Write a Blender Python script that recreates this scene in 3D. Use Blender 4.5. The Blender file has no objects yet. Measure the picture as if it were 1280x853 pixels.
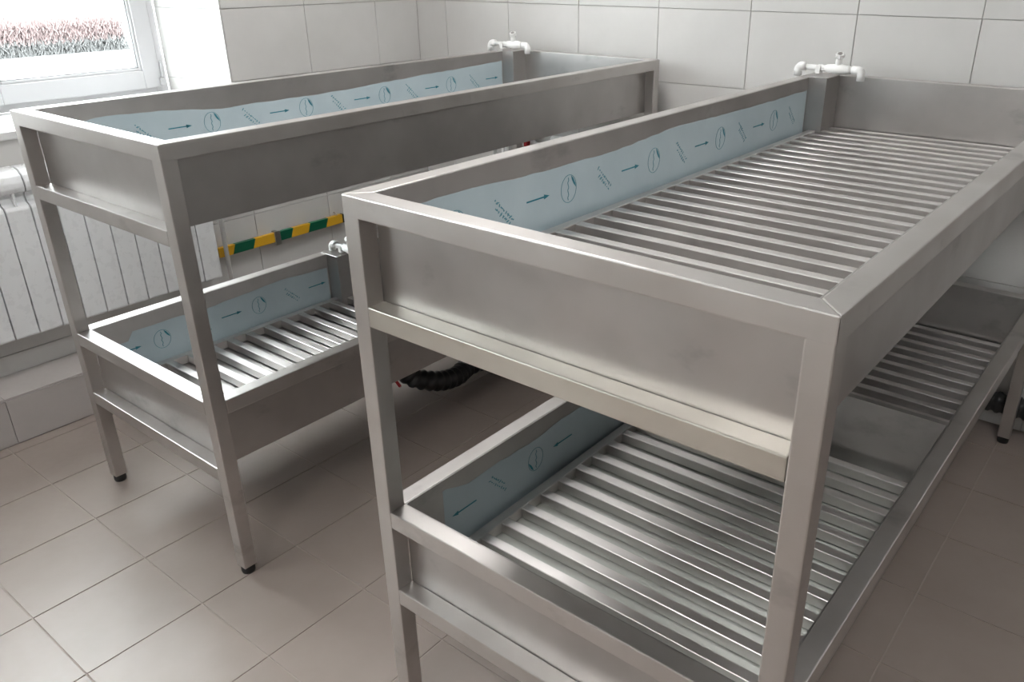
import bpy, bmesh, math, random
from mathutils import Vector, Matrix

# ------------------------------------------------------------------ camera, world, exposure
S = bpy.context.scene
COL = S.collection
random.seed(7)

YAW, PITCH, ROLL = -0.66006, 0.43214, -0.00342
cy_, sy_, cp_, sp_ = math.cos(YAW), math.sin(YAW), math.cos(PITCH), math.sin(PITCH)
FWD = Vector((sy_ * cp_, cy_ * cp_, -sp_))
RGT = Vector((cy_, -sy_, 0))
UPV = RGT.cross(FWD)
cr_, sr_ = math.cos(ROLL), math.sin(ROLL)
R2 = RGT * cr_ + UPV * sr_
U2 = -RGT * sr_ + UPV * cr_
camd = bpy.data.cameras.new('camera')
cam = bpy.data.objects.new('camera', camd)
COL.objects.link(cam)
m = Matrix.Identity(4)
for i in range(3):
    m[i][0], m[i][1], m[i][2] = R2[i], U2[i], -FWD[i]
m[0][3], m[1][3], m[2][3] = 2.59415, -0.89118, 1.58111
cam.matrix_world = m
camd.sensor_fit = 'HORIZONTAL'
camd.sensor_width = 36.0
camd.lens = 1022.01 * 36.0 / 1280.0
camd.shift_x = -58.75 / 1280.0
camd.shift_y = -5.12 / 1280.0
camd.clip_start = 0.02
camd.clip_end = 400
S.camera = cam

SKY = 12.0           # zenith brightness of the overcast sky
FILL = 8.6            # brightness of the added ceiling fill panels
world = bpy.data.worlds.new('overcast_sky')
S.world = world
world.use_nodes = True
wn = world.node_tree
# overcast sky, (1 + 2 sin elevation) / 3 of the zenith brightness
tcw = wn.nodes.new('ShaderNodeTexCoord')
sep = wn.nodes.new('ShaderNodeSeparateXYZ')
mad = wn.nodes.new('ShaderNodeMath')
mad.operation = 'MULTIPLY_ADD'
mad.use_clamp = True
mad.inputs[1].default_value = 2 / 3
mad.inputs[2].default_value = 1 / 3
mul = wn.nodes.new('ShaderNodeMath')
mul.operation = 'MULTIPLY'
mul.inputs[1].default_value = SKY
wn.links.new(tcw.outputs['Generated'], sep.inputs[0])
wn.links.new(sep.outputs['Z'], mad.inputs[0])
wn.links.new(mad.outputs[0], mul.inputs[0])
wn.links.new(mul.outputs[0], wn.nodes['Background'].inputs[1])
wn.nodes['Background'].inputs[0].default_value = (0.94, 0.97, 1.0, 1)

S.view_settings.view_transform = 'Standard'
S.view_settings.look = 'None'
S.view_settings.gamma = 1
S.view_settings.use_curve_mapping = False
S.view_settings.exposure = 1.45

# ------------------------------------------------------------------ numbers measured from the photograph
T = 0.04
H = 1.2133
A2 = 1.0087
B1 = 0.551
B2 = 0.347
D = 2.1176
FOOT = 0.025
WL, WR = 0.7825, 0.8882
XR, YR, TH = 1.43738, -0.01974, -0.003536
FS, FOX, FOY = 0.30435, 0.17047, -0.13479
XW = -0.70          # left wall plane
YW = 2.19           # back wall plane
X1, Y0, ZC = 5.4, -4.2, 2.85
TW, THH = 0.4065, 0.2877

# ------------------------------------------------------------------ helpers
def link(o, parent=None):
    COL.objects.link(o)
    if parent is not None:
        o.parent = parent
    return o

def mesh_of(bm, name, mat, smooth=False):
    me = bpy.data.meshes.new(name)
    bmesh.ops.recalc_face_normals(bm, faces=bm.faces)
    bm.to_mesh(me)
    bm.free()
    if mat is not None:
        me.materials.append(mat)
    if smooth:
        for p in me.polygons:
            p.use_smooth = True
    return me

def obj(name, bm, mat, parent=None, smooth=False):
    return link(bpy.data.objects.new(name, mesh_of(bm, name, mat, smooth)), parent)

def empty(name, loc=(0, 0, 0), rz=0.0):
    o = bpy.data.objects.new(name, None)
    o.location = loc
    o.rotation_euler = (0, 0, rz)
    o.empty_display_size = 0.1
    return link(o)

def tag(o, label=None, cat=None, group=None, kind=None):
    if label: o['label'] = label
    if cat: o['category'] = cat
    if group: o['group'] = group
    if kind: o['kind'] = kind
    return o

def box(bm, x0, x1, y0, y1, z0, z1, bev=0.0, seg=2):
    vs = [bm.verts.new((x, y, z)) for z in (z0, z1) for y in (y0, y1) for x in (x0, x1)]
    fs = [(0, 1, 3, 2), (4, 6, 7, 5), (0, 4, 5, 1), (2, 3, 7, 6), (0, 2, 6, 4), (1, 5, 7, 3)]
    faces = [bm.faces.new([vs[i] for i in f]) for f in fs]
    if bev:
        es = list({e for f in faces for e in f.edges})
        bmesh.ops.bevel(bm, geom=es, offset=bev, segments=seg, profile=0.6, affect='EDGES')
    return vs

def prism(bm, pts, axis, a, b, bev=0.0, seg=2):
    """closed outline pts (2D) run along an axis from a to b"""
    def v(p, t):
        return {'x': (t, p[0], p[1]), 'y': (p[0], t, p[1]), 'z': (p[0], p[1], t)}[axis]
    A = [bm.verts.new(v(p, a)) for p in pts]
    B = [bm.verts.new(v(p, b)) for p in pts]
    n = len(pts)
    fs = [bm.faces.new(A), bm.faces.new(B[::-1])]
    for i in range(n):
        fs.append(bm.faces.new((A[i], B[i], B[(i + 1) % n], A[(i + 1) % n])))
    if bev:
        es = list({e for f in fs for e in f.edges})
        bmesh.ops.bevel(bm, geom=es, offset=bev, segments=seg, profile=0.6, affect='EDGES')

def tube(bm, pts, r, n=12, caps=True):
    """round tube through pts; r is a number or a list of radii"""
    pts = [Vector(p) for p in pts]
    rs = r if isinstance(r, (list, tuple)) else [r] * len(pts)
    rings = []
    ref = None
    for i, p in enumerate(pts):
        if i == 0: t = pts[1] - pts[0]
        elif i == len(pts) - 1: t = pts[-1] - pts[-2]
        else: t = (pts[i + 1] - p).normalized() + (p - pts[i - 1]).normalized()
        t.normalize()
        if ref is None:
            ref = Vector((0, 0, 1)) if abs(t.z) < 0.9 else Vector((1, 0, 0))
        u = t.cross(ref).normalized()
        w = u.cross(t).normalized()
        ref = w
        rings.append([bm.verts.new(p + (u * math.cos(2 * math.pi * k / n) + w * math.sin(2 * math.pi * k / n)) * rs[i]) for k in range(n)])
    for a, b in zip(rings, rings[1:]):
        for k in range(n):
            bm.faces.new((a[k], a[(k + 1) % n], b[(k + 1) % n], b[k]))
    if caps:
        bm.faces.new(rings[0][::-1])
        bm.faces.new(rings[-1])

def arc(c, r, u, w, a0, a1, n=6):
    c, u, w = Vector(c), Vector(u), Vector(w)
    return [c + u * r * math.cos(a0 + (a1 - a0) * k / n) + w * r * math.sin(a0 + (a1 - a0) * k / n) for k in range(n + 1)]

# ------------------------------------------------------------------ materials
def new_mat(name):
    mt = bpy.data.materials.new(name)
    mt.use_nodes = True
    nt = mt.node_tree
    return mt, nt, nt.nodes['Principled BSDF']

def node(nt, kind, **kw):
    n = nt.nodes.new(kind)
    for k, v in kw.items():
        setattr(n, k, v)
    return n

def coords(nt, scale=(1, 1, 1), world_pos=False):
    mp = node(nt, 'ShaderNodeMapping')
    mp.inputs['Scale'].default_value = scale
    if world_pos:
        g = node(nt, 'ShaderNodeNewGeometry')
        nt.links.new(g.outputs['Position'], mp.inputs[0])
    else:
        g = node(nt, 'ShaderNodeTexCoord')
        nt.links.new(g.outputs['Object'], mp.inputs[0])
    return mp.outputs[0]

def noise(nt, vec, scale, detail=4, rough=0.55):
    n = node(nt, 'ShaderNodeTexNoise')
    n.inputs['Scale'].default_value = scale
    n.inputs['Detail'].default_value = detail
    n.inputs['Roughness'].default_value = rough
    nt.links.new(vec, n.inputs['Vector'])
    return n.outputs[0]

def ramp(nt, fac, stops):
    r = node(nt, 'ShaderNodeValToRGB')
    el = r.color_ramp.elements
    while len(el) < len(stops):
        el.new(0.5)
    for e, (p, c) in zip(el, stops):
        e.position = p
        e.color = (c, c, c, 1) if isinstance(c, (int, float)) else (*c, 1)
    nt.links.new(fac, r.inputs[0])
    return r.outputs[0]

def bump(nt, bsdf, height, strength, dist=0.002):
    b = node(nt, 'ShaderNodeBump')
    b.inputs['Strength'].default_value = strength
    b.inputs['Distance'].default_value = dist
    nt.links.new(height, b.inputs['Height'])
    nt.links.new(b.outputs[0], bsdf.inputs['Normal'])

def plain(name, col, rough=0.5, metallic=0.0, spec=0.5):
    mt, nt, b = new_mat(name)
    b.inputs['Base Color'].default_value = (*col, 1)
    b.inputs['Roughness'].default_value = rough
    b.inputs['Metallic'].default_value = metallic
    b.inputs['Specular IOR Level'].default_value = spec
    vec = coords(nt, world_pos=True)
    v = noise(nt, vec, 30, 3)
    r = ramp(nt, v, [(0.3, max(0.02, rough - 0.02)), (0.7, min(1, rough + 0.02))])
    nt.links.new(r, b.inputs['Roughness'])
    return mt

def steel(name, c0, c1, r0, r1, brush=(1, 1, 1)):
    mt, nt, b = new_mat(name)
    b.inputs['Metallic'].default_value = 1.0
    vec = coords(nt, world_pos=True)
    smudge = noise(nt, vec, 6.0, 3, 0.5)
    tone = ramp(nt, smudge, [(0.2, c0), (0.8, c1)])
    stain = ramp(nt, noise(nt, coords(nt, (1, 1, 1.6), True), 4.3, 5, 0.6), [(0.60, 1.0), (0.70, 0.80)])
    mx = node(nt, 'ShaderNodeMix', data_type='RGBA', blend_type='MULTIPLY')
    mx.inputs['Factor'].default_value = 1.0
    nt.links.new(tone, mx.inputs['A'])
    nt.links.new(stain, mx.inputs['B'])
    nt.links.new(mx.outputs['Result'], b.inputs['Base Color'])
    fog = noise(nt, vec, 8.0, 2, 0.5)
    nt.links.new(ramp(nt, fog, [(0.15, r0), (0.85, r1)]), b.inputs['Roughness'])
    grain = noise(nt, coords(nt, brush), 1.0, 2, 0.5)
    bump(nt, b, grain, 0.10, 0.0006)
    return mt

M_TUBE = steel('brushed_steel_tube', (0.50, 0.475, 0.455), (0.62, 0.60, 0.585), 0.33, 0.45, (160, 160, 160))
M_SHEET = steel('steel_sheet', (0.42, 0.405, 0.395), (0.54, 0.525, 0.515), 0.30, 0.43, (40, 40, 600))
M_BAR = steel('steel_bar', (0.64, 0.615, 0.60), (0.76, 0.735, 0.72), 0.36, 0.46, (60, 400, 60))

M_TUBE_REFLECT = steel('steel_tube_warm_reflection', (0.56, 0.535, 0.485), (0.67, 0.645, 0.59), 0.33, 0.45, (160, 160, 160))  # warm reflection on the upper front end rail, painted into its base colour

def mat_film():
    mt, nt, b = new_mat('blue_protective_film')
    vec = coords(nt, world_pos=True)
    n = noise(nt, vec, 6, 4)
    nt.links.new(ramp(nt, n, [(0.3, (0.42, 0.52, 0.565)), (0.7, (0.48, 0.575, 0.615))]), b.inputs['Base Color'])
    b.inputs['Roughness'].default_value = 0.38
    bump(nt, b, noise(nt, vec, 22, 3), 0.25, 0.002)
    return mt
M_FILM = mat_film()
M_FILM_GREEN = plain('pale_green_film', (0.47, 0.49, 0.46), 0.3)
M_PRINT = plain('teal_print', (0.02, 0.20, 0.27), 0.5)
M_PRINT_PALE = plain('pale_teal_print', (0.09, 0.27, 0.34), 0.5)

def mat_tile(name, c0, c1, rough, scale=3.0, bstr=0.06):
    mt, nt, b = new_mat(name)
    vec = coords(nt, world_pos=True)
    n = noise(nt, vec, scale, 6, 0.62)
    base = ramp(nt, n, [(0.3, c0), (0.72, c1)])
    oi = node(nt, 'ShaderNodeObjectInfo')
    mx = node(nt, 'ShaderNodeMix', data_type='RGBA', blend_type='MULTIPLY')
    mx.inputs['Factor'].default_value = 1.0
    rr = ramp(nt, oi.outputs['Random'], [(0.0, 0.955), (1.0, 1.0)])
    nt.links.new(base, mx.inputs['A'])
    nt.links.new(rr, mx.inputs['B'])
    nt.links.new(mx.outputs['Result'], b.inputs['Base Color'])
    f = noise(nt, vec, 45, 4)
    nt.links.new(ramp(nt, f, [(0.3, rough - 0.05), (0.7, rough + 0.06)]), b.inputs['Roughness'])
    bump(nt, b, f, bstr, 0.001)
    return mt

M_FLOOR = mat_tile('beige_floor_tile', (0.265, 0.22, 0.197), (0.305, 0.257, 0.232), 0.36, 3.0)
M_WTILE = mat_tile('grey_wall_tile', (0.57, 0.56, 0.545), (0.64, 0.63, 0.615), 0.42, 2.2)
M_LEDGE = mat_tile('ledge_tile', (0.39, 0.36, 0.345), (0.45, 0.42, 0.405), 0.4, 2.2)
M_GROUT_F = plain('floor_grout', (0.36, 0.31, 0.28), 0.85)
M_GROUT_W = plain('wall_grout', (0.44, 0.43, 0.42), 0.85)
M_PAINT = plain('white_paint', (0.72, 0.71, 0.69), 0.7)
M_DADO = plain('grey_wall_paint', (0.26, 0.25, 0.245), 0.6)
M_PVC = plain('white_window_frame', (0.52, 0.52, 0.53), 0.4)
M_SILL = plain('white_sill', (0.66, 0.66, 0.66), 0.3)
M_GASKET = plain('grey_gasket', (0.10, 0.10, 0.10), 0.6)
M_ENAMEL = plain('white_enamel', (0.74, 0.75, 0.76), 0.28)
M_PPR = plain('white_pipe_plastic', (0.82, 0.82, 0.81), 0.32)
M_CHROME = plain('dull_metal', (0.45, 0.44, 0.43), 0.35, 1.0)
M_BLACK = plain('black_rubber', (0.012, 0.012, 0.012), 0.5)
M_HOSE = plain('black_corrugated_plastic', (0.018, 0.019, 0.02), 0.38)
M_RED = plain('red_lever', (0.50, 0.012, 0.02), 0.35)
M_YELLOW = plain('yellow_tape', (0.72, 0.40, 0.02), 0.4)
M_GREEN = plain('green_tape', (0.0, 0.10, 0.05), 0.4)
M_SNOW = plain('wet_snow', (0.50, 0.51, 0.52), 0.8)
M_TWIG_RED = plain('reddish_twigs', (0.115, 0.084, 0.082), 0.8)
M_TWIG_GREY = plain('grey_twigs', (0.075, 0.075, 0.074), 0.8)

def mat_glass():
    mt = bpy.data.materials.new('window_glass')
    mt.use_nodes = True
    nt = mt.node_tree
    nt.nodes.clear()
    out = node(nt, 'ShaderNodeOutputMaterial')
    tr = node(nt, 'ShaderNodeBsdfTransparent')
    tr.inputs[0].default_value = (0.96, 0.98, 0.97, 1)
    gl = node(nt, 'ShaderNodeBsdfGlossy')
    gl.inputs['Roughness'].default_value = 0.02
    mx = node(nt, 'ShaderNodeMixShader')
    mx.inputs[0].default_value = 0.045
    nt.links.new(tr.outputs[0], mx.inputs[1])
    nt.links.new(gl.outputs[0], mx.inputs[2])
    nt.links.new(mx.outputs[0], out.inputs[0])
    return mt
M_GLASS = mat_glass()

# ------------------------------------------------------------------ the room
_tiles = {}
def tile_mesh(a, b, th, mat):
    """a x b tile lying in XY, top face chamfered, centred, underside at z = 0"""
    k = (round(a, 4), round(b, 4), th, mat.name)
    if k not in _tiles:
        bm = bmesh.new()
        c = 0.0009
        lo = [bm.verts.new((sx * a / 2, sy * b / 2, 0)) for sx, sy in ((-1, -1), (1, -1), (1, 1), (-1, 1))]
        mi = [bm.verts.new((sx * a / 2, sy * b / 2, th - c * 0.6)) for sx, sy in ((-1, -1), (1, -1), (1, 1), (-1, 1))]
        hi = [bm.verts.new((sx * (a / 2 - c), sy * (b / 2 - c), th)) for sx, sy in ((-1, -1), (1, -1), (1, 1), (-1, 1))]
        bm.faces.new(hi)
        for q, w in ((lo, mi), (mi, hi)):
            for i in range(4):
                bm.faces.new((q[i], q[(i + 1) % 4], w[(i + 1) % 4], w[i]))
        _tiles[k] = mesh_of(bm, 'tile', mat)
    return _tiles[k]

def lattice(o, s, a, b, extra=()):
    k0 = math.floor((a - o) / s)
    c = [a, b] + [o + s * k for k in range(k0, k0 + int((b - a) / s) + 3)] + list(extra)
    c = sorted({round(x, 5) for x in c if a - 1e-6 <= x <= b + 1e-6})
    return [(p, q) for p, q in zip(c, c[1:]) if q - p > 0.012]

def lay(parent, mat, frame, us, vs, th, gap, single, skip=lambda *a: False):
    """tiles over a plane; frame = (origin, u axis, v axis, normal); single(u0,u1,v0,v1) says which are objects of their own"""
    o, u, v, n = [Vector(q) for q in frame]
    rest = bmesh.new()
    for (u0, u1) in us:
        for (v0, v1) in vs:
            if skip(u0, u1, v0, v1): continue
            a, b = u1 - u0 - gap, v1 - v0 - gap
            me = tile_mesh(a, b, th, mat)
            jit = random.uniform(-0.0002, 0.0003)
            c = o + u * (u0 + u1) / 2 + v * (v0 + v1) / 2 + n * jit
            mw = Matrix(((u.x, v.x, n.x, c.x), (u.y, v.y, n.y, c.y), (u.z, v.z, n.z, c.z), (0, 0, 0, 1)))
            if single(u0, u1, v0, v1):
                t = bpy.data.objects.new('tile', me)
                t.matrix_local = mw
                link(t, parent)
            else:
                k = len(rest.verts)
                rest.from_mesh(me)
                rest.verts.ensure_lookup_table()
                for vv in rest.verts[k:]:
                    vv.co = mw @ vv.co
    if len(rest.verts):
        r = obj('tile_field', rest, mat, parent)
        r['kind'] = 'stuff'
    else:
        rest.free()

def slab(name, *dims, mat=None, parent=None, kind='structure'):
    bm = bmesh.new()
    box(bm, *dims)
    o = obj(name, bm, mat, parent)
    if kind and parent is None: o['kind'] = kind
    return o

# floor
floor = slab('floor', XW - 0.5, X1 + 0.2, Y0 - 0.2, YW + 0.2, -0.15, -0.0022, mat=M_GROUT_F)
XL = -0.495         # front of the ledge along the left wall
lay(floor, M_FLOOR, ((0, 0, -0.0062), (1, 0, 0), (0, 1, 0), (0, 0, 1)),
    lattice(FOX, FS, XL, X1), lattice(FOY, FS, Y0, YW), 0.0062, 0.0034,
    lambda a, b, c, d: b < 3.3 and c > -1.1)

# back wall
wall_back = slab('wall_back', XW - 0.6, X1 + 0.2, YW + 0.0065, YW + 0.2, -0.15, ZC, mat=M_GROUT_W)
lay(wall_back, M_WTILE, ((0, YW + 0.008, 0), (1, 0, 0), (0, 0, 1), (0, -1, 0)),
    lattice(0.3165, TW, XW, X1), lattice(1.403, THH, 0.0, ZC), 0.008, 0.0026,
    lambda a, b, c, d: b < 3.0 and d < 2.0)

# left wall with the window opening
WY0, WY1, WZ0, WZ1 = -0.521, 1.105, 1.045, 2.5       # opening at the room side
XF = -1.10                                          # window frame plane
bm = bmesh.new()
for (ya, yb, za, zb) in ((Y0, WY0, -0.15, ZC), (WY1, YW + 0.2, -0.15, ZC), (WY0, WY1, -0.15, WZ0 - 0.03), (WY0, WY1, WZ1, ZC)):
    if (ya, yb) == (Y0, WY0):
        # second opening nearer the camera, unseen, added for fill light
        for r in ((Y0, -3.6, -0.15, ZC), (-1.65, WY0, -0.15, ZC), (-3.6, -1.65, -0.15, WZ0 - 0.03), (-3.6, -1.65, WZ1, ZC)):
            box(bm, XW - 0.55, XW - 0.0065, *r)
    else:
        box(bm, XW - 0.55, XW - 0.0065, ya, yb, za, zb)
wall_left = obj('wall_left', bm, M_GROUT_W)
wall_left['kind'] = 'structure'
def skip_left(a, b, c, d):
    inside = lambda p, q: (a >= p - 1e-4 and b <= q + 1e-4 and c >= WZ0 - 0.031 and d <= WZ1 + 1e-4)
    return inside(WY0, WY1) or inside(-3.6, -1.65) or d < 0.17
lay(wall_left, M_WTILE, ((XW - 0.008, 0, 0), (0, 1, 0), (0, 0, 1), (1, 0, 0)),
    lattice(WY1 + TW, TW, Y0, YW + 0.0012, (WY0, WY1, -3.6, -1.65)), lattice(1.403, THH, 0.0, ZC, (WZ0 - 0.03, WZ1)), 0.008, 0.0026,
    lambda a, b, c, d: a > -0.75 and d < 2.0, skip_left)

# tiled right jamb of the opening (slightly splayed)
jy = 1.04
jl = math.hypot(XW - XF, WY1 - jy)
ju = Vector((XW - XF, WY1 - jy, 0)).normalized()
jn = Vector((ju.y, -ju.x, 0))
bm = bmesh.new()
prism(bm, [(XF, jy + 0.0), (XW - 0.0067, WY1 - 0.001), (XW - 0.0067, WY1 + 0.03), (XF, jy + 0.14)], 'z', WZ0, WZ1)
trim = obj('trim_1', bm, M_GROUT_W)
trim['kind'] = 'structure'
lay(trim, M_WTILE, (Vector((XF, jy, 0)) - jn * 0.001, ju, (0, 0, 1), jn), lattice(0.0, 0.5, 0.0, jl), lattice(1.403, THH, WZ0, WZ1), 0.006, 0.0026,
    lambda *a: True)

# ledge along the left wall
ledge = slab('trim_2', XW - 0.02, XL - 0.0065, Y0, YW - 0.01, -0.15, 0.18 - 0.0065, mat=M_GROUT_W)
lay(ledge, M_LEDGE, ((0, 0, 0.18 - 0.008), (1, 0, 0), (0, 1, 0), (0, 0, 1)), [(XW + 0.001, XL)], lattice(-0.096, TW, Y0, YW - 0.01), 0.008, 0.0026,
    lambda a, b, c, d: c > -0.75)
lay(ledge, M_LEDGE, ((XL - 0.008, 0, 0), (0, 1, 0), (0, 0, 1), (1, 0, 0)), lattice(-0.096, TW, Y0, YW - 0.01), [(0.0, 0.172)], 0.008, 0.0026,
    lambda a, b, c, d: a > -0.75)

wall_right = slab('wall_right', X1, X1 + 0.2, Y0 - 0.2, YW + 0.2, -0.15, ZC, mat=M_DADO)
wall_front = slab('wall_front', XW - 0.6, X1 + 0.2, Y0 - 0.2, Y0, -0.15, ZC, mat=M_PAINT)
ceiling = slab('ceiling', XW - 0.6, X1 + 0.2, Y0 - 0.2, YW + 0.2, ZC, ZC + 0.15, mat=M_PAINT)

# unseen ceiling panels, added as fill light
M_FILL = bpy.data.materials.new('fill_diffuser')
M_FILL.use_nodes = True
M_FILL.node_tree.nodes['Principled BSDF'].inputs['Emission Color'].default_value = (1.0, 0.98, 0.965, 1)
M_FILL.node_tree.nodes['Principled BSDF'].inputs['Emission Strength'].default_value = FILL
def fill_panel(x, y, label):
    t = empty('ceiling_fill', (x, y, ZC))
    tag(t, label, 'light', 'added ceiling fill panels')
    bm = bmesh.new()
    for (a, b, c, d) in ((-0.3, 0.3, -0.3, -0.285), (-0.3, 0.3, 0.285, 0.3), (-0.3, -0.285, -0.285, 0.285), (0.285, 0.3, -0.285, 0.285)):
        box(bm, a, b, c, d, -0.03, -0.0005)
    obj('frame', bm, M_PVC, t)
    bm = bmesh.new()
    box(bm, -0.285, 0.285, -0.285, 0.285, -0.022, -0.002)
    obj('diffuser', bm, M_FILL, t)
fill_panel(0.45, 1.2, 'added square ceiling fill panel above the rack beside the radiator')
fill_panel(3.0, 0.3, 'added square ceiling fill panel above the right side of the room')
fill_panel(0.9, -2.2, 'added square ceiling fill panel behind the camera near the left wall')
fill_panel(1.9, -1.5, 'added square ceiling fill panel behind the camera in the middle of the room')

# windows
def window(name, y0, y1, z0, z1, panes):
    def ring(bm, ya, yb, za, zb, w, xa, xb, bev=0.004):
        box(bm, xa, xb, ya, ya + w, za, zb, bev)
        box(bm, xa, xb, yb - w, yb, za, zb, bev)
        box(bm, xa, xb, ya + w, yb - w, za, za + w, bev)
        box(bm, xa, xb, ya + w, yb - w, zb - w, zb, bev)
    bm = bmesh.new()
    ring(bm, y0, y1, z0, z1, 0.055, XF - 0.07, XF - 0.015)
    ws = (y1 - y0 - 0.04) / panes
    for i in range(1, panes):
        box(bm, XF - 0.07, XF - 0.015, y0 + 0.02 + ws * i - 0.03, y0 + 0.02 + ws * i + 0.03, z0 + 0.055, z1 - 0.055, 0.004)
    w = obj(name, bm, M_PVC)
    w['kind'] = 'structure'
    for i in range(panes):
        a, b = y0 + 0.02 + ws * i + 0.012, y0 + 0.02 + ws * (i + 1) - 0.012
        bm = bmesh.new()
        ring(bm, a, b, z0 + 0.03, z1 - 0.03, 0.075, XF - 0.06, XF)
        s = obj('sash', bm, M_PVC, w)
        bm = bmesh.new()
        ring(bm, a + 0.075, b - 0.075, z0 + 0.105, z1 - 0.105, 0.012, XF - 0.05, XF - 0.008, 0.003)
        obj('glazing_bead', bm, M_PVC, s)
        bm = bmesh.new()
        ring(bm, a + 0.086, b - 0.086, z0 + 0.116, z1 - 0.116, 0.004, XF - 0.045, XF - 0.012, 0)
        obj('gasket', bm, M_GASKET, s)
        bm = bmesh.new()
        box(bm, XF - 0.034, XF - 0.03, a + 0.088, b - 0.088, z0 + 0.118, z1 - 0.118)
        obj('pane', bm, M_GLASS, s)
        for zz in (z0 + 0.04, z1 - 0.14):
            bm = bmesh.new()
            box(bm, XF - 0.005, XF + 0.014, b - 0.012, b + 0.008, zz, zz + 0.03, 0.003)
            tube(bm, [(XF + 0.006, b + 0.004, zz + 0.03), (XF + 0.006, b + 0.004, zz + 0.1)], 0.006, 10)
            obj('hinge', bm, M_PVC, s, True)
    bm = bmesh.new()
    box(bm, XF - 0.02, XW + 0.012, y0 - 0.05, y1 + 0.055, z0 - 0.03, z0, 0.006)
    obj('window_sill', bm, M_SILL, w)
    return w
window('window_1', WY0 + 0.04, jy, WZ0, WZ1, 2)
window('fill_window', -3.56, -1.69, WZ0, WZ1, 2)  # unseen window behind the camera, added to let in fill light

# sampling portals in the two openings (they emit nothing themselves)
for y0, y1 in ((WY0, WY1), (-3.6, -1.65)):
    ld = bpy.data.lights.new('window_portal', 'AREA')
    ld.shape = 'RECTANGLE'
    ld.size, ld.size_y = y1 - y0, WZ1 - WZ0
    ld.cycles.is_portal = True
    lo = bpy.data.objects.new('window_portal', ld)
    lo.matrix_world = Matrix(((0, 0, -1, XF - 0.1), (1, 0, 0, (y0 + y1) / 2), (0, 1, 0, (WZ0 + WZ1) / 2), (0, 0, 0, 1))) 
    lo.rotation_euler = (math.pi / 2, 0, -math.pi / 2)
    link(lo)

# ------------------------------------------------------------------ the two racks
def rail(bm, axis, a, b, p0, p1, z0, z1, mitre=False, sgn=1):
    """square tube: axis x or y from a to b, cross range p0..p1 (p0 the outer side), mitred at 45 degrees when asked"""
    if not mitre:
        if axis == 'x': box(bm, a, b, min(p0, p1), max(p0, p1), z0, z1, 0.0028)
        else: box(bm, min(p0, p1), max(p0, p1), a, b, z0, z1, 0.0028)
        return
    w = abs(p1 - p0)
    if axis == 'x': out = [(a, p0), (b, p0), (b - w, p1), (a + w, p1)]
    else: out = [(p0, a), (p0, b), (p1, b - w), (p1, a + w)]
    prism(bm, out, 'z', z0, z1, 0.0028)

def part(name, fn, mat, parent, smooth=False):
    bm = bmesh.new()
    fn(bm)
    return obj(name, bm, mat, parent, smooth)

def print_marks(tray, x, ys, zc, flip):
    """arrow, round emblem and two slanted lines of lettering, repeated along the film; x is the film face"""
    th = 0.0005
    sg = -1 if flip else 1
    def P(y0, dy, dz): return (y0 + sg * dy, zc + sg * dz)
    def poly(bm, pts):
        prism(bm, pts, 'x', x, x + th)
    def stroke(bm, p, q, w):
        (y1, z1), (y2, z2) = p, q
        l = math.hypot(y2 - y1, z2 - z1) or 1e-6
        ny, nz = -(z2 - z1) / l * w / 2, (y2 - y1) / l * w / 2
        poly(bm, [(y1 + ny, z1 + nz), (y2 + ny, z2 + nz), (y2 - ny, z2 - nz), (y1 - ny, z1 - nz)])
    ya, yb = ys[1], ys[2]
    ok = lambda y: ya + 0.008 < y < yb - 0.008
    for k in range(-1, 7):
        y0 = ys[0] + 0.3665 * k * sg
        if ok(y0) and ok(y0 + sg * 0.078):
            bm = bmesh.new()
            stroke(bm, P(y0, 0, 0), P(y0, 0.066, 0.0), 0.0034)
            poly(bm, [P(y0, 0.060, 0.0055), P(y0, 0.079, 0.0), P(y0, 0.060, -0.0055)])
            obj('printed_arrow', bm, M_PRINT, tray)
        ye = y0 + sg * 0.150
        if ok(ye - 0.03) and ok(ye + 0.03):
            bm = bmesh.new()
            n = 26
            ring = [P(ye, 0.0285 * math.cos(2 * math.pi * i / n), 0.032 * math.sin(2 * math.pi * i / n)) for i in range(n + 1)]
            for a, b in zip(ring, ring[1:]): stroke(bm, a, b, 0.0013)
            zig = [P(ye, -0.002 + 0.0022 * math.sin(i * 2.1), 0.026 - 0.0058 * i) for i in range(10)]
            for a, b in zip(zig, zig[1:]): stroke(bm, a, b, 0.002)
            obj('printed_emblem', bm, M_PRINT_PALE, tray)
            bm = bmesh.new()
            poly(bm, [P(ye, 0.009, 0.029), P(ye, 0.017, 0.022), P(ye, 0.025, 0.008), P(ye, 0.027, 0.0), P(ye, 0.018, 0.009), P(ye, 0.012, 0.019)])
            obj('printed_leaf', bm, M_PRINT, tray)
        yt = y0 + sg * 0.265
        if ok(yt) and ok(yt + sg * 0.07):
            bm = bmesh.new()
            rnd = random.Random(k + 5)
            for (sy, sz, n) in ((0.0, 0.026, 9), (0.004, 0.006, 7)):
                for i in range(n):
                    cy, cz = sy + 0.0066 * i, sz - 0.0064 * i
                    for _ in range(2):
                        a, b = rnd.uniform(-0.0035, 0.0035), rnd.uniform(-0.0035, 0.0035)
                        stroke(bm, P(yt, cy + a, cz + b), P(yt, cy - a + rnd.uniform(0.001, 0.004), cz - b), 0.0022)
            obj('printed_lettering', bm, M_PRINT_PALE, tray)

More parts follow.
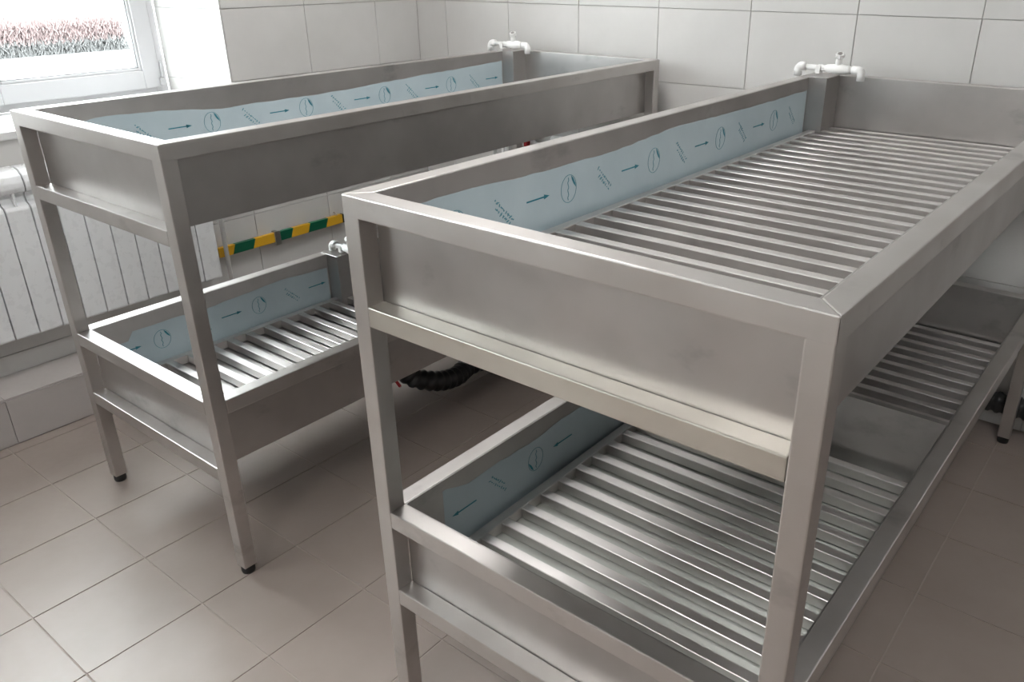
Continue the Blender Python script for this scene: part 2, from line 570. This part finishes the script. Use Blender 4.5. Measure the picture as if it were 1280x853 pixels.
def rack(name, loc, rz, W, label, films, partition, boxes, floor_film=False):
    root = empty(name, loc, rz)
    tag(root, label, 'rack', 'two-tier stainless steel trough racks')
    # legs with black adjustable feet
    for lx in (0, W - T):
        for ly in (0, D - T):
            lg = part('leg', lambda bm: box(bm, lx + 0.0002, lx + T - 0.0002, ly + 0.0002, ly + T - 0.0002, FOOT, H - T + 0.006, 0.0028), M_TUBE, root)
            cx, cy = lx + T / 2, ly + T / 2
            part('foot', lambda bm: tube(bm, [(cx, cy, 0.0003), (cx, cy, 0.006), (cx, cy, 0.016), (cx, cy, FOOT + 0.002)], [0.0175, 0.019, 0.019, 0.015], 16), M_BLACK, lg, True)
    # top frame, mitred
    part('top_rail', lambda bm: rail(bm, 'x', 0, W, 0, T, H - T, H, True), M_TUBE, root)
    part('top_rail', lambda bm: rail(bm, 'x', 0, W, D, D - T, H - T, H, True), M_TUBE, root)
    part('top_rail', lambda bm: rail(bm, 'y', 0, D, 0, T, H - T, H, True), M_TUBE, root)
    part('top_rail', lambda bm: rail(bm, 'y', 0, D, W, W - T, H - T, H, True), M_TUBE, root)
    # lower rim frame
    for ly in (0, D - T):
        part('rim_rail', lambda bm: rail(bm, 'x', T, W - T, ly, ly + T, B1 - T, B1), M_TUBE, root)
        for z in (A2, B2):
            part('end_rail', lambda bm: rail(bm, 'x', T, W - T, ly, ly + T, z - T, z), M_TUBE_REFLECT if (floor_film and ly == 0 and z == A2) else M_TUBE, root)
    for lx in (0, W - T):
        part('rim_rail', lambda bm: rail(bm, 'y', T, D - T, lx, lx + T, B1 - T, B1), M_TUBE, root)
    # troughs
    for ti, (zt, zb) in enumerate(((H, A2 - 0.004), (B1, B2 - 0.003))):
        a, b, c, d, s = T + 0.0004, W - T - 0.0004, T + 0.0004, D - T - 0.0004, 0.0022
        def trough(bm):
            # floor lightly creased towards the drain, walls as one folded sheet
            box(bm, a, b, c, d, zb, zb + s)
            box(bm, a, a + s, c, d, zb + s, zt - 0.0015)
            box(bm, b - s, b, c, d, zb + s, zt - 0.0015)
            box(bm, a + s, b - s, c, c + s, zb + s, zt - 0.0015)
            box(bm, a + s, b - s, d - s, d, zb + s, zt - 0.0015)
        tray = part('trough', trough, M_SHEET, root)
        if ti == 1:
            def parti(bm):
                box(bm, a + s, b - s, partition, partition + 0.0022, zb + s, zt - 0.005)
                box(bm, a + s, b - s, partition + 0.0022, partition + 0.018, zt - 0.0072, zt - 0.005)
            part('partition', parti, M_SHEET, tray)
        # boxed-in corner with a flat cover where the tap sits
        y0, y1, bx = boxes[ti]
        def cbox(bm):
            box(bm, a + s, bx, y0, y0 + 0.002, zb + s, zt - 0.001)
            box(bm, bx - 0.002, bx, y0 + 0.002, y1, zb + s, zt - 0.001)
            box(bm, T * 0.3, bx + 0.002, y0 - 0.002, y1, zt, zt + 0.0022, 0.0008, 1)
        part('corner_box', cbox, M_SHEET, tray)
        # protective film left on the long left wall
        top, start, flip = films[ti]
        xf = a + s + 0.0004
        def film(bm):
            lower = [(top[0][0], zb + s + 0.001), (top[-1][0], zb + s + 0.001)]
            rnd = random.Random(ti + int(W * 100))
            outline = list(lower[:1])
            for (p, q) in zip(top, top[1:]):
                n = max(1, int((q[0] - p[0]) / 0.03))
                for i in range(n):
                    t = i / n
                    outline.append((p[0] + (q[0] - p[0]) * t, p[1] + (q[1] - p[1]) * t + (rnd.uniform(-0.0016, 0.0016) if i else 0)))
            outline.append(top[-1])
            outline.append(lower[1])
            A = [bm.verts.new((xf, y, z)) for y, z in outline]
            B = [bm.verts.new((xf + 0.0007, y, z)) for y, z in outline]
            # column strips so that the long outline stays planar and well formed
            n = len(outline)
            for L, sgn in ((A, 1), (B, -1)):
                base = []
                for i in range(1, n - 1):
                    base.append(bm.verts.new((L[0].co.x, outline[i][0], zb + s + 0.001)) if 1 < i < n - 2 else (L[0] if i == 1 else L[-1]))
                for i in range(1, n - 2):
                    bm.faces.new((base[i - 1], base[i], L[i + 1], L[i]))
            for i in range(1, n - 2):
                bm.faces.new((A[i], A[i + 1], B[i + 1], B[i]))
            bm.faces.new((A[0], A[1], B[1], B[0]))
            bm.faces.new((A[-2], A[-1], B[-1], B[-2]))
        part('protective_film', film, M_FILM, tray)
        if floor_film and ti == 1:
            def ffilm(bm):
                box(bm, a + s + 0.012, b - s - 0.012, c + s + 0.01, partition - 0.012, zb + s + 0.0001, zb + s + 0.0006)
            part('protective_film', ffilm, M_FILM_GREEN, tray)
        print_marks(tray, xf + 0.0009, (start, top[0][0], top[-1][0]), zt - 0.108, flip)
    return root

PL, PR = 1.06, 1.07
rackL = rack('trough_rack', (0, 0, 0), 0.0, WL,
    'two-tier stainless steel trough rack standing beside the white radiator and window',
    [([(0.055, H - 0.055), (0.13, H - 0.052), (0.23, H - 0.044), (0.40, H - 0.05), (0.60, H - 0.071), (0.70, H - 0.068), (0.99, H - 0.070), (1.26, H - 0.062), (1.55, H - 0.053), (1.80, H - 0.046), (1.985, H - 0.040)], 0.043, False),
     ([(0.055, B1 - 0.075), (0.14, B1 - 0.078), (0.16, B1 - 0.05), (0.29, B1 - 0.05), (0.42, B1 - 0.056), (0.55, B1 - 0.05), (0.72, B1 - 0.042), (0.85, B1 - 0.05), (0.925, B1 - 0.054)], 0.098, False)],
    PL, [(1.99, D - T - 0.003, 0.106), (0.932, PL, 0.106)])
rackR = rack('trough_rack', (XR, YR, 0), TH, WR,
    'two-tier stainless steel trough rack in the foreground, long slatted grate in its upper trough',
    [([(0.10, H - 0.042), (0.28, H - 0.042), (0.44, H - 0.050), (0.63, H - 0.051), (0.79, H - 0.053), (1.05, H - 0.038), (1.23, H - 0.040), (1.58, H - 0.043), (1.95, H - 0.042)], 0.0815, False),
     ([(0.145, B1 - 0.028), (0.155, B1 - 0.027), (0.225, B1 - 0.05), (0.30, B1 - 0.047), (0.47, B1 - 0.052), (0.57, B1 - 0.042), (0.63, B1 - 0.043), (0.80, B1 - 0.05), (0.92, B1 - 0.046)], 0.2465, True)],
    PR, [(1.955, D - T - 0.003, 0.106), (0.935, PR, 0.106)], True)

# ------------------------------------------------------------------ slatted grates lying in the troughs
def grate(rack_o, W, y0, y1, yfirst, n, pitch, zfloor, label):
    g = empty('slatted_grate')
    g.matrix_world = Matrix.Translation(rack_o.location) @ Matrix.Rotation(rack_o.rotation_euler.z, 4, 'Z') @ Matrix.Translation((0, 0, zfloor))
    tag(g, label, 'grate', 'slatted steel grates in the troughs')
    xa, xb, h = 0.062, W - T - 0.022, 0.031
    for x in (xa, xb - 0.026):
        part('side_rail', lambda bm: box(bm, x, x + 0.026, y0, y1, 0.002, h, 0.0015, 1), M_BAR, g)
    bm = bmesh.new()
    box(bm, xa + 0.026, xb - 0.026, -0.026, 0.0, 0.003, h - 0.0005, 0.0015, 1)
    me = mesh_of(bm, 'bar', M_BAR)
    for k in range(n):
        o = bpy.data.objects.new('bar', me)
        o.location = (0, yfirst + pitch * k, 0)
        link(o, g)
    return g
ZU, ZL_ = A2 - 0.004 + 0.0022, B2 - 0.003 + 0.0022
grate(rackR, WR, 0.05, 2.062, 0.076, 28, 0.0735, ZU + 0.0007, 'long slatted steel grate in the upper trough of the foreground rack')
grate(rackR, WR, 0.055, 1.045, 0.090, 14, 0.0724, ZL_ + 0.0007, 'slatted steel grate low in the foreground rack, nearer section before the partition')
grate(rackR, WR, 1.11, 2.066, 1.136, 14, 0.0714, ZL_ + 0.0007, 'slatted steel grate low in the foreground rack, farther section behind the partition')
grate(rackL, WL, 0.06, 1.035, 0.102, 13, 0.0735, ZL_ + 0.0007, 'slatted steel grate in the lower trough of the rack beside the radiator')

# ------------------------------------------------------------------ water taps of white plastic pipe
def tap(rack_o, xe, xs, y, z, ztail, label):
    t = empty('water_tap')
    t.matrix_world = Matrix.Translation(rack_o.location) @ Matrix.Rotation(rack_o.rotation_euler.z, 4, 'Z') @ Matrix.Translation((xe, y, z))
    tag(t, label, 'tap', 'white plastic taps at the trough corners')
    L = xs - xe
    ax = 0.022                    # pipe axis above the rim
    xv = L * 0.62
    part('pipe', lambda bm: tube(bm, [(0.0, 0, ax), (L - 0.01, 0, ax)], 0.0095, 14), M_PPR, t, True)
    part('riser', lambda bm: tube(bm, [(-0.012, 0, ztail - z), (-0.012, 0, ax - 0.012)], 0.0095, 14), M_PPR, t, True)
    part('elbow', lambda bm: tube(bm, [(-0.012, 0, ax - 0.03), (-0.012, 0, ax - 0.012)] + arc((0.003, 0, ax - 0.013), 0.015, (-1, 0, 0), (0, 0, 1), 0.2, math.pi / 2) + [(0.016, 0, ax + 0.002)], 0.0145, 16), M_PPR, t, True)
    xc = L * 0.30
    def clip(bm):
        box(bm, xc - 0.009, xc + 0.009, -0.014, 0.014, 0.003, 0.011, 0.002, 1)
        box(bm, xc - 0.009, xc + 0.009, -0.0145, -0.0105, 0.009, ax + 0.010, 0.0015, 1)
        box(bm, xc - 0.009, xc + 0.009, 0.0105, 0.0145, 0.009, ax + 0.010, 0.0015, 1)
    part('pipe_clip', clip, M_PPR, t)
    part('valve_body', lambda bm: tube(bm, [(xv - 0.045, 0, ax), (xv - 0.038, 0, ax), (xv - 0.02, 0, ax), (xv, 0, ax), (xv + 0.02, 0, ax), (xv + 0.036, 0, ax), (xv + 0.042, 0, ax)], [0.011, 0.0135, 0.015, 0.019, 0.0165, 0.0145, 0.011], 18), M_PPR, t, True)
    bon = part('bonnet', lambda bm: tube(bm, [(xv, 0, ax), (xv, -0.004, ax + 0.025), (xv, -0.006, ax + 0.036)], [0.012, 0.011, 0.009], 14), M_PPR, t, True)
    def handle(bm):
        c = Vector((xv + 0.003, -0.009, ax + 0.045))
        n = Vector((0.12, -0.45, 0.9)).normalized()
        u = n.cross(Vector((0, 1, 0))).normalized(); w = n.cross(u)
        ring = [c + (u * math.cos(a) + w * math.sin(a)) * (0.0155 if i % 2 else 0.0125) for i, a in enumerate([2 * math.pi * k / 16 for k in range(16)])]
        lo = [bm.verts.new(p - n * 0.006) for p in ring]; hi = [bm.verts.new(p + n * 0.006) for p in ring]
        bm.faces.new(lo[::-1]); bm.faces.new(hi)
        for i in range(16): bm.faces.new((lo[i], lo[(i + 1) % 16], hi[(i + 1) % 16], hi[i]))
    hd = part('handle', handle, M_PPR, t)
    def cap(bm):
        c = Vector((xv + 0.0038, -0.0118, ax + 0.0508)); n = Vector((0.12, -0.45, 0.9)).normalized()
        tube(bm, [c, c + n * 0.0016], 0.008, 14)
    part('handle_cap', cap, M_CHROME, hd)
    part('spout', lambda bm: tube(bm, [(L - 0.032, 0, ax)] + arc((L - 0.013, 0, ax - 0.013), 0.013, (0, 0, 1), (1, 0, 0), 0.0, math.pi / 2) + [(L, 0, ax - 0.034)], 0.0135, 16), M_PPR, t, True)
    return t
tap(rackL, -0.058, 0.148, 2.04, H + 0.003, 0.62, 'white plastic tap above the upper trough of the rack beside the radiator')
tap(rackR, -0.020, 0.192, 2.035, H + 0.003, 0.62, 'white plastic tap on the far left corner of the foreground rack')
tap(rackL, 0.034, 0.200, 0.978, B1 + 0.003, B1 + 0.0032, 'white plastic tap on the lower trough of the rack beside the radiator')

# ------------------------------------------------------------------ radiator under the window
rad = empty('radiator', (XW, 0, 0))
tag(rad, 'white sectional radiator under the window on the left wall', 'radiator')
prof = [(0.012, 0.36), (0.095, 0.335), (0.100, 0.342), (0.1005, 0.60), (0.100, 0.792), (0.094, 0.803), (0.072, 0.812), (0.066, 0.832), (0.074, 0.846),
        (0.094, 0.851), (0.1005, 0.866), (0.1005, 0.885), (0.092, 0.908), (0.072, 0.924), (0.045, 0.930), (0.012, 0.930)]
bm = bmesh.new()
prism(bm, prof, 'y', -0.0392, 0.0392, 0.0022, 1)
me = mesh_of(bm, 'section', M_ENAMEL)
bm = bmesh.new()
box(bm, 0.064, 0.092, -0.004, 0.004, 0.80, 0.855, 0.001, 1)
mw_ = mesh_of(bm, 'web', M_ENAMEL)
for k in range(13):
    s = bpy.data.objects.new('section', me)
    s.location = (0, 0.8085 - 0.0825 * k, 0)
    link(s, rad)
    w = bpy.data.objects.new('web', mw_)
    link(w, s)
part('collector', lambda bm: tube(bm, [(0.05, -0.26, 0.875), (0.05, 0.875, 0.875)], 0.02, 12), M_ENAMEL, rad, True)
part('collector', lambda bm: tube(bm, [(0.05, -0.26, 0.40), (0.05, 0.86, 0.40)], 0.02, 12), M_ENAMEL, rad, True)
for yy in (-0.1, 0.7):
    part('wall_bracket', lambda bm: box(bm, 0.001, 0.06, yy - 0.012, yy + 0.012, 0.84, 0.856, 0.002, 1), M_ENAMEL, rad)

pipe = empty('heating_pipe', (XW + 0.055, 0.91, 0.18))
tag(pipe, 'thin white vertical heating pipe at the end of the radiator', 'pipe')
part('riser', lambda bm: tube(bm, [(0, 0, 0.0005), (0, 0, 0.66)] + arc((0, -0.03, 0.665), 0.03, (0, 1, 0), (0, 0, 1), 0, math.pi / 2) , 0.0095, 12), M_PPR, pipe, True)
part('collar', lambda bm: tube(bm, [(0, 0, 0.0005), (0, 0, 0.012)], 0.02, 16), M_PPR, pipe, True)

# ------------------------------------------------------------------ green and yellow striped pole on the left wall
pole = empty('striped_pole', (XW + 0.02, 0.89, 0.417))
tag(pole, 'green and yellow striped bar fixed low on the left wall beside the radiator', 'bar')
cuts = [0.0, 0.072, 0.175, 0.297, 0.378, 0.474, 0.579, 0.672]
cols = [M_YELLOW, M_GREEN, M_YELLOW, M_GREEN, M_YELLOW, M_GREEN, M_YELLOW]
sk = 0.008
for i, mt in enumerate(cols):
    a, b = cuts[i], cuts[i + 1]
    sa = 0 if i == 0 else sk
    sb = 0 if i == len(cols) - 1 else sk
    part('band', lambda bm: prism(bm, [(a - sa, -0.021), (b - sb, -0.021), (b + sb, 0.021), (a + sa, 0.021)], 'x', -0.010, 0.010), mt, pole)
part('end_cap', lambda bm: box(bm, -0.011, 0.011, 0.672, 0.682, -0.022, 0.022, 0.003), M_BLACK, pole)
def brk(bm):
    box(bm, 0.010, 0.017, 0.280, 0.310, -0.036, 0.030, 0.001, 1)
    box(bm, -0.0195, 0.012, 0.286, 0.304, 0.022, 0.027, 0.001, 1)
    box(bm, -0.0195, 0.012, 0.286, 0.304, -0.029, -0.024, 0.001, 1)
    tube(bm, [(0.015, 0.295, 0.012), (0.019, 0.295, 0.012)], 0.006, 8)
part('bracket', brk, M_CHROME, pole)
def hook(bm):
    tube(bm, [(-0.019, 0.645, 0.033), (-0.004, 0.645, 0.033), (0.002, 0.645, 0.028), (0.002, 0.645, 0.0205)], 0.003, 8)
part('hook', hook, M_CHROME, pole)

# ------------------------------------------------------------------ drain hose under the racks
def ribbed(path, r, rib=0.003, step=0.016):
    pts = [Vector(p) for p in path]
    # Catmull-Rom resample
    out = []
    P = [pts[0] * 2 - pts[1]] + pts + [pts[-1] * 2 - pts[-2]]
    for i in range(1, len(P) - 2):
        a, b, c, d = P[i - 1:i + 3]
        n = max(2, int((c - b).length / (step / 2)))
        for k in range(n):
            t = k / n
            out.append(0.5 * ((2 * b) + (c - a) * t + (2 * a - 5 * b + 4 * c - d) * t * t + (3 * b - a - 3 * c + d) * t ** 3))
    out.append(pts[-1])
    return out, [r + (rib if i % 4 < 2 else -rib) for i in range(len(out))]
hose = empty('drain_hose', (0.45, 1.0, 0))
tag(hose, 'black corrugated drain hose lying on the floor below the rack beside the radiator', 'hose')
o0 = Vector((0.45, 1.0, 0))
path = [(0.40, 0.93, 0.235), (0.425, 0.96, 0.135), (0.47, 1.05, 0.085), (0.475, 1.16, 0.060), (0.455, 1.30, 0.060), (0.55, 1.62, 0.050), (0.80, 1.95, 0.055), (1.15, 2.10, 0.09), (1.6, 2.13, 0.115), (2.2, 2.13, 0.12), (2.9, 2.13, 0.12)]
pp, rr = ribbed(path, 0.038)
part('hose', lambda bm: tube(bm, [q - o0 for q in pp], rr, 16), M_HOSE, hose, True)
part('drain_fitting', lambda bm: tube(bm, [Vector((0.40, 0.93, 0.228)) - o0, Vector((0.40, 0.93, 0.31)) - o0, Vector((0.40, 0.93, 0.3415)) - o0], [0.034, 0.03, 0.045], 18), M_BLACK, hose, True)
for hx in (1.35, 2.0, 2.6):
    part('hose_clamp', lambda bm: (box(bm, hx - 0.012 - o0.x, hx + 0.012 - o0.x, 2.168 - o0.y, 2.1895 - o0.y, 0.10, 0.135, 0.002, 1)), M_CHROME, hose)

valve = empty('drain_valve', (0.42, 0.86, 0.19))
tag(valve, 'small valve with a red lever under the lower trough, beside the black hose', 'valve')
part('body', lambda bm: tube(bm, [(-0.03, 0.02, 0.0), (-0.03, 0.02, 0.10), (-0.03, 0.02, 0.1515)], [0.016, 0.014, 0.024], 14), M_CHROME, valve, True)
def lever(bm):
    tube(bm, [(-0.03, 0.02, -0.004), (0.03, 0.005, -0.02), (0.075, -0.005, -0.038)], [0.007, 0.006, 0.006], 10)
part('lever', lever, M_RED, valve, True)

# supply pipes low on the back wall, seen through the gap below the upper trough
sup = empty('supply_pipes', (0.0, YW, 0.5))
tag(sup, 'white supply pipes with a small red valve on the wall between the racks', 'pipes')
for sx in (-0.128, -0.103):
    part('pipe', lambda bm: tube(bm, [(sx, -0.022, -0.2), (sx, -0.022, 0.25)], 0.0085, 12), M_PPR, sup, True)
part('pipe', lambda bm: tube(bm, [(-0.03, -0.028, 0.275), (0.16, -0.028, 0.275)], 0.013, 14), M_PPR, sup, True)
bal = part('ball_valve', lambda bm: tube(bm, [(0.03, -0.028, 0.275), (0.04, -0.028, 0.275), (0.06, -0.028, 0.275), (0.08, -0.028, 0.275), (0.09, -0.028, 0.275)], [0.015, 0.02, 0.024, 0.02, 0.015], 16), M_PPR, sup, True)
part('lever', lambda bm: box(bm, 0.050, 0.068, -0.075, -0.045, 0.27, 0.300, 0.004), M_RED, bal)
part('pipe', lambda bm: tube(bm, [(0.19, -0.03, 0.315), (0.36, -0.03, 0.315)], 0.016, 14), M_PPR, sup, True)
part('clip', lambda bm: box(bm, 0.135, 0.155, -0.03, -0.0005, 0.262, 0.288, 0.002, 1), M_CHROME, sup)

# ------------------------------------------------------------------ outside the window
snow = slab('snow_ground', -90, XW - 0.56, -60, 80, -0.65, -0.45, mat=M_SNOW)
def bush(name, label, x, ya, yb, h, d, seed, n, cat, red_from, round_top=False):
    rnd = random.Random(seed)
    root = empty(name, (x, (ya + yb) / 2, -0.45))
    tag(root, label, cat, kind='stuff')
    yc = (ya + yb) / 2
    for nm, mt, lo, hi in (('red_twigs', M_TWIG_RED, red_from, 1.0), ('grey_twigs', M_TWIG_GREY, 0.0, red_from + 0.05)):
        bm = bmesh.new()
        for _ in range(n):
            y = rnd.uniform(ya, yb) - yc
            t = rnd.uniform(lo, hi)
            hh = h * (1 - (2 * y / (yb - ya)) ** 2) ** 0.5 if round_top else h
            z = t * hh
            p = Vector((rnd.uniform(-d, d), y, max(0.0, z - 0.1)))
            q = p + Vector((rnd.uniform(-0.05, 0.05), rnd.uniform(-0.09, 0.09), rnd.uniform(0.08, 0.17)))
            r = 0.015
            a = Vector((rnd.uniform(-1, 1), rnd.uniform(-1, 1), 0)).normalized() * r
            b = a.cross((q - p).normalized())
            vs = [bm.verts.new(p + a), bm.verts.new(p - a * 0.5 + b), bm.verts.new(p - a * 0.5 - b), bm.verts.new(q)]
            for f in ((0, 1, 3), (1, 2, 3), (2, 0, 3), (0, 2, 1)): bm.faces.new([vs[i] for i in f])
        obj(nm, bm, mt, root)
bush('hedge', 'low reddish bare hedge on the snow outside the window', -20.0, -3.0, 9.85, 0.80, 0.45, 3, 30000, 'hedge', 0.42)
bush('shrub', 'small round reddish bush rising behind the hedge outside', -21.5, 5.6, 8.4, 1.0, 0.5, 4, 2500, 'shrub', 0.3, True)
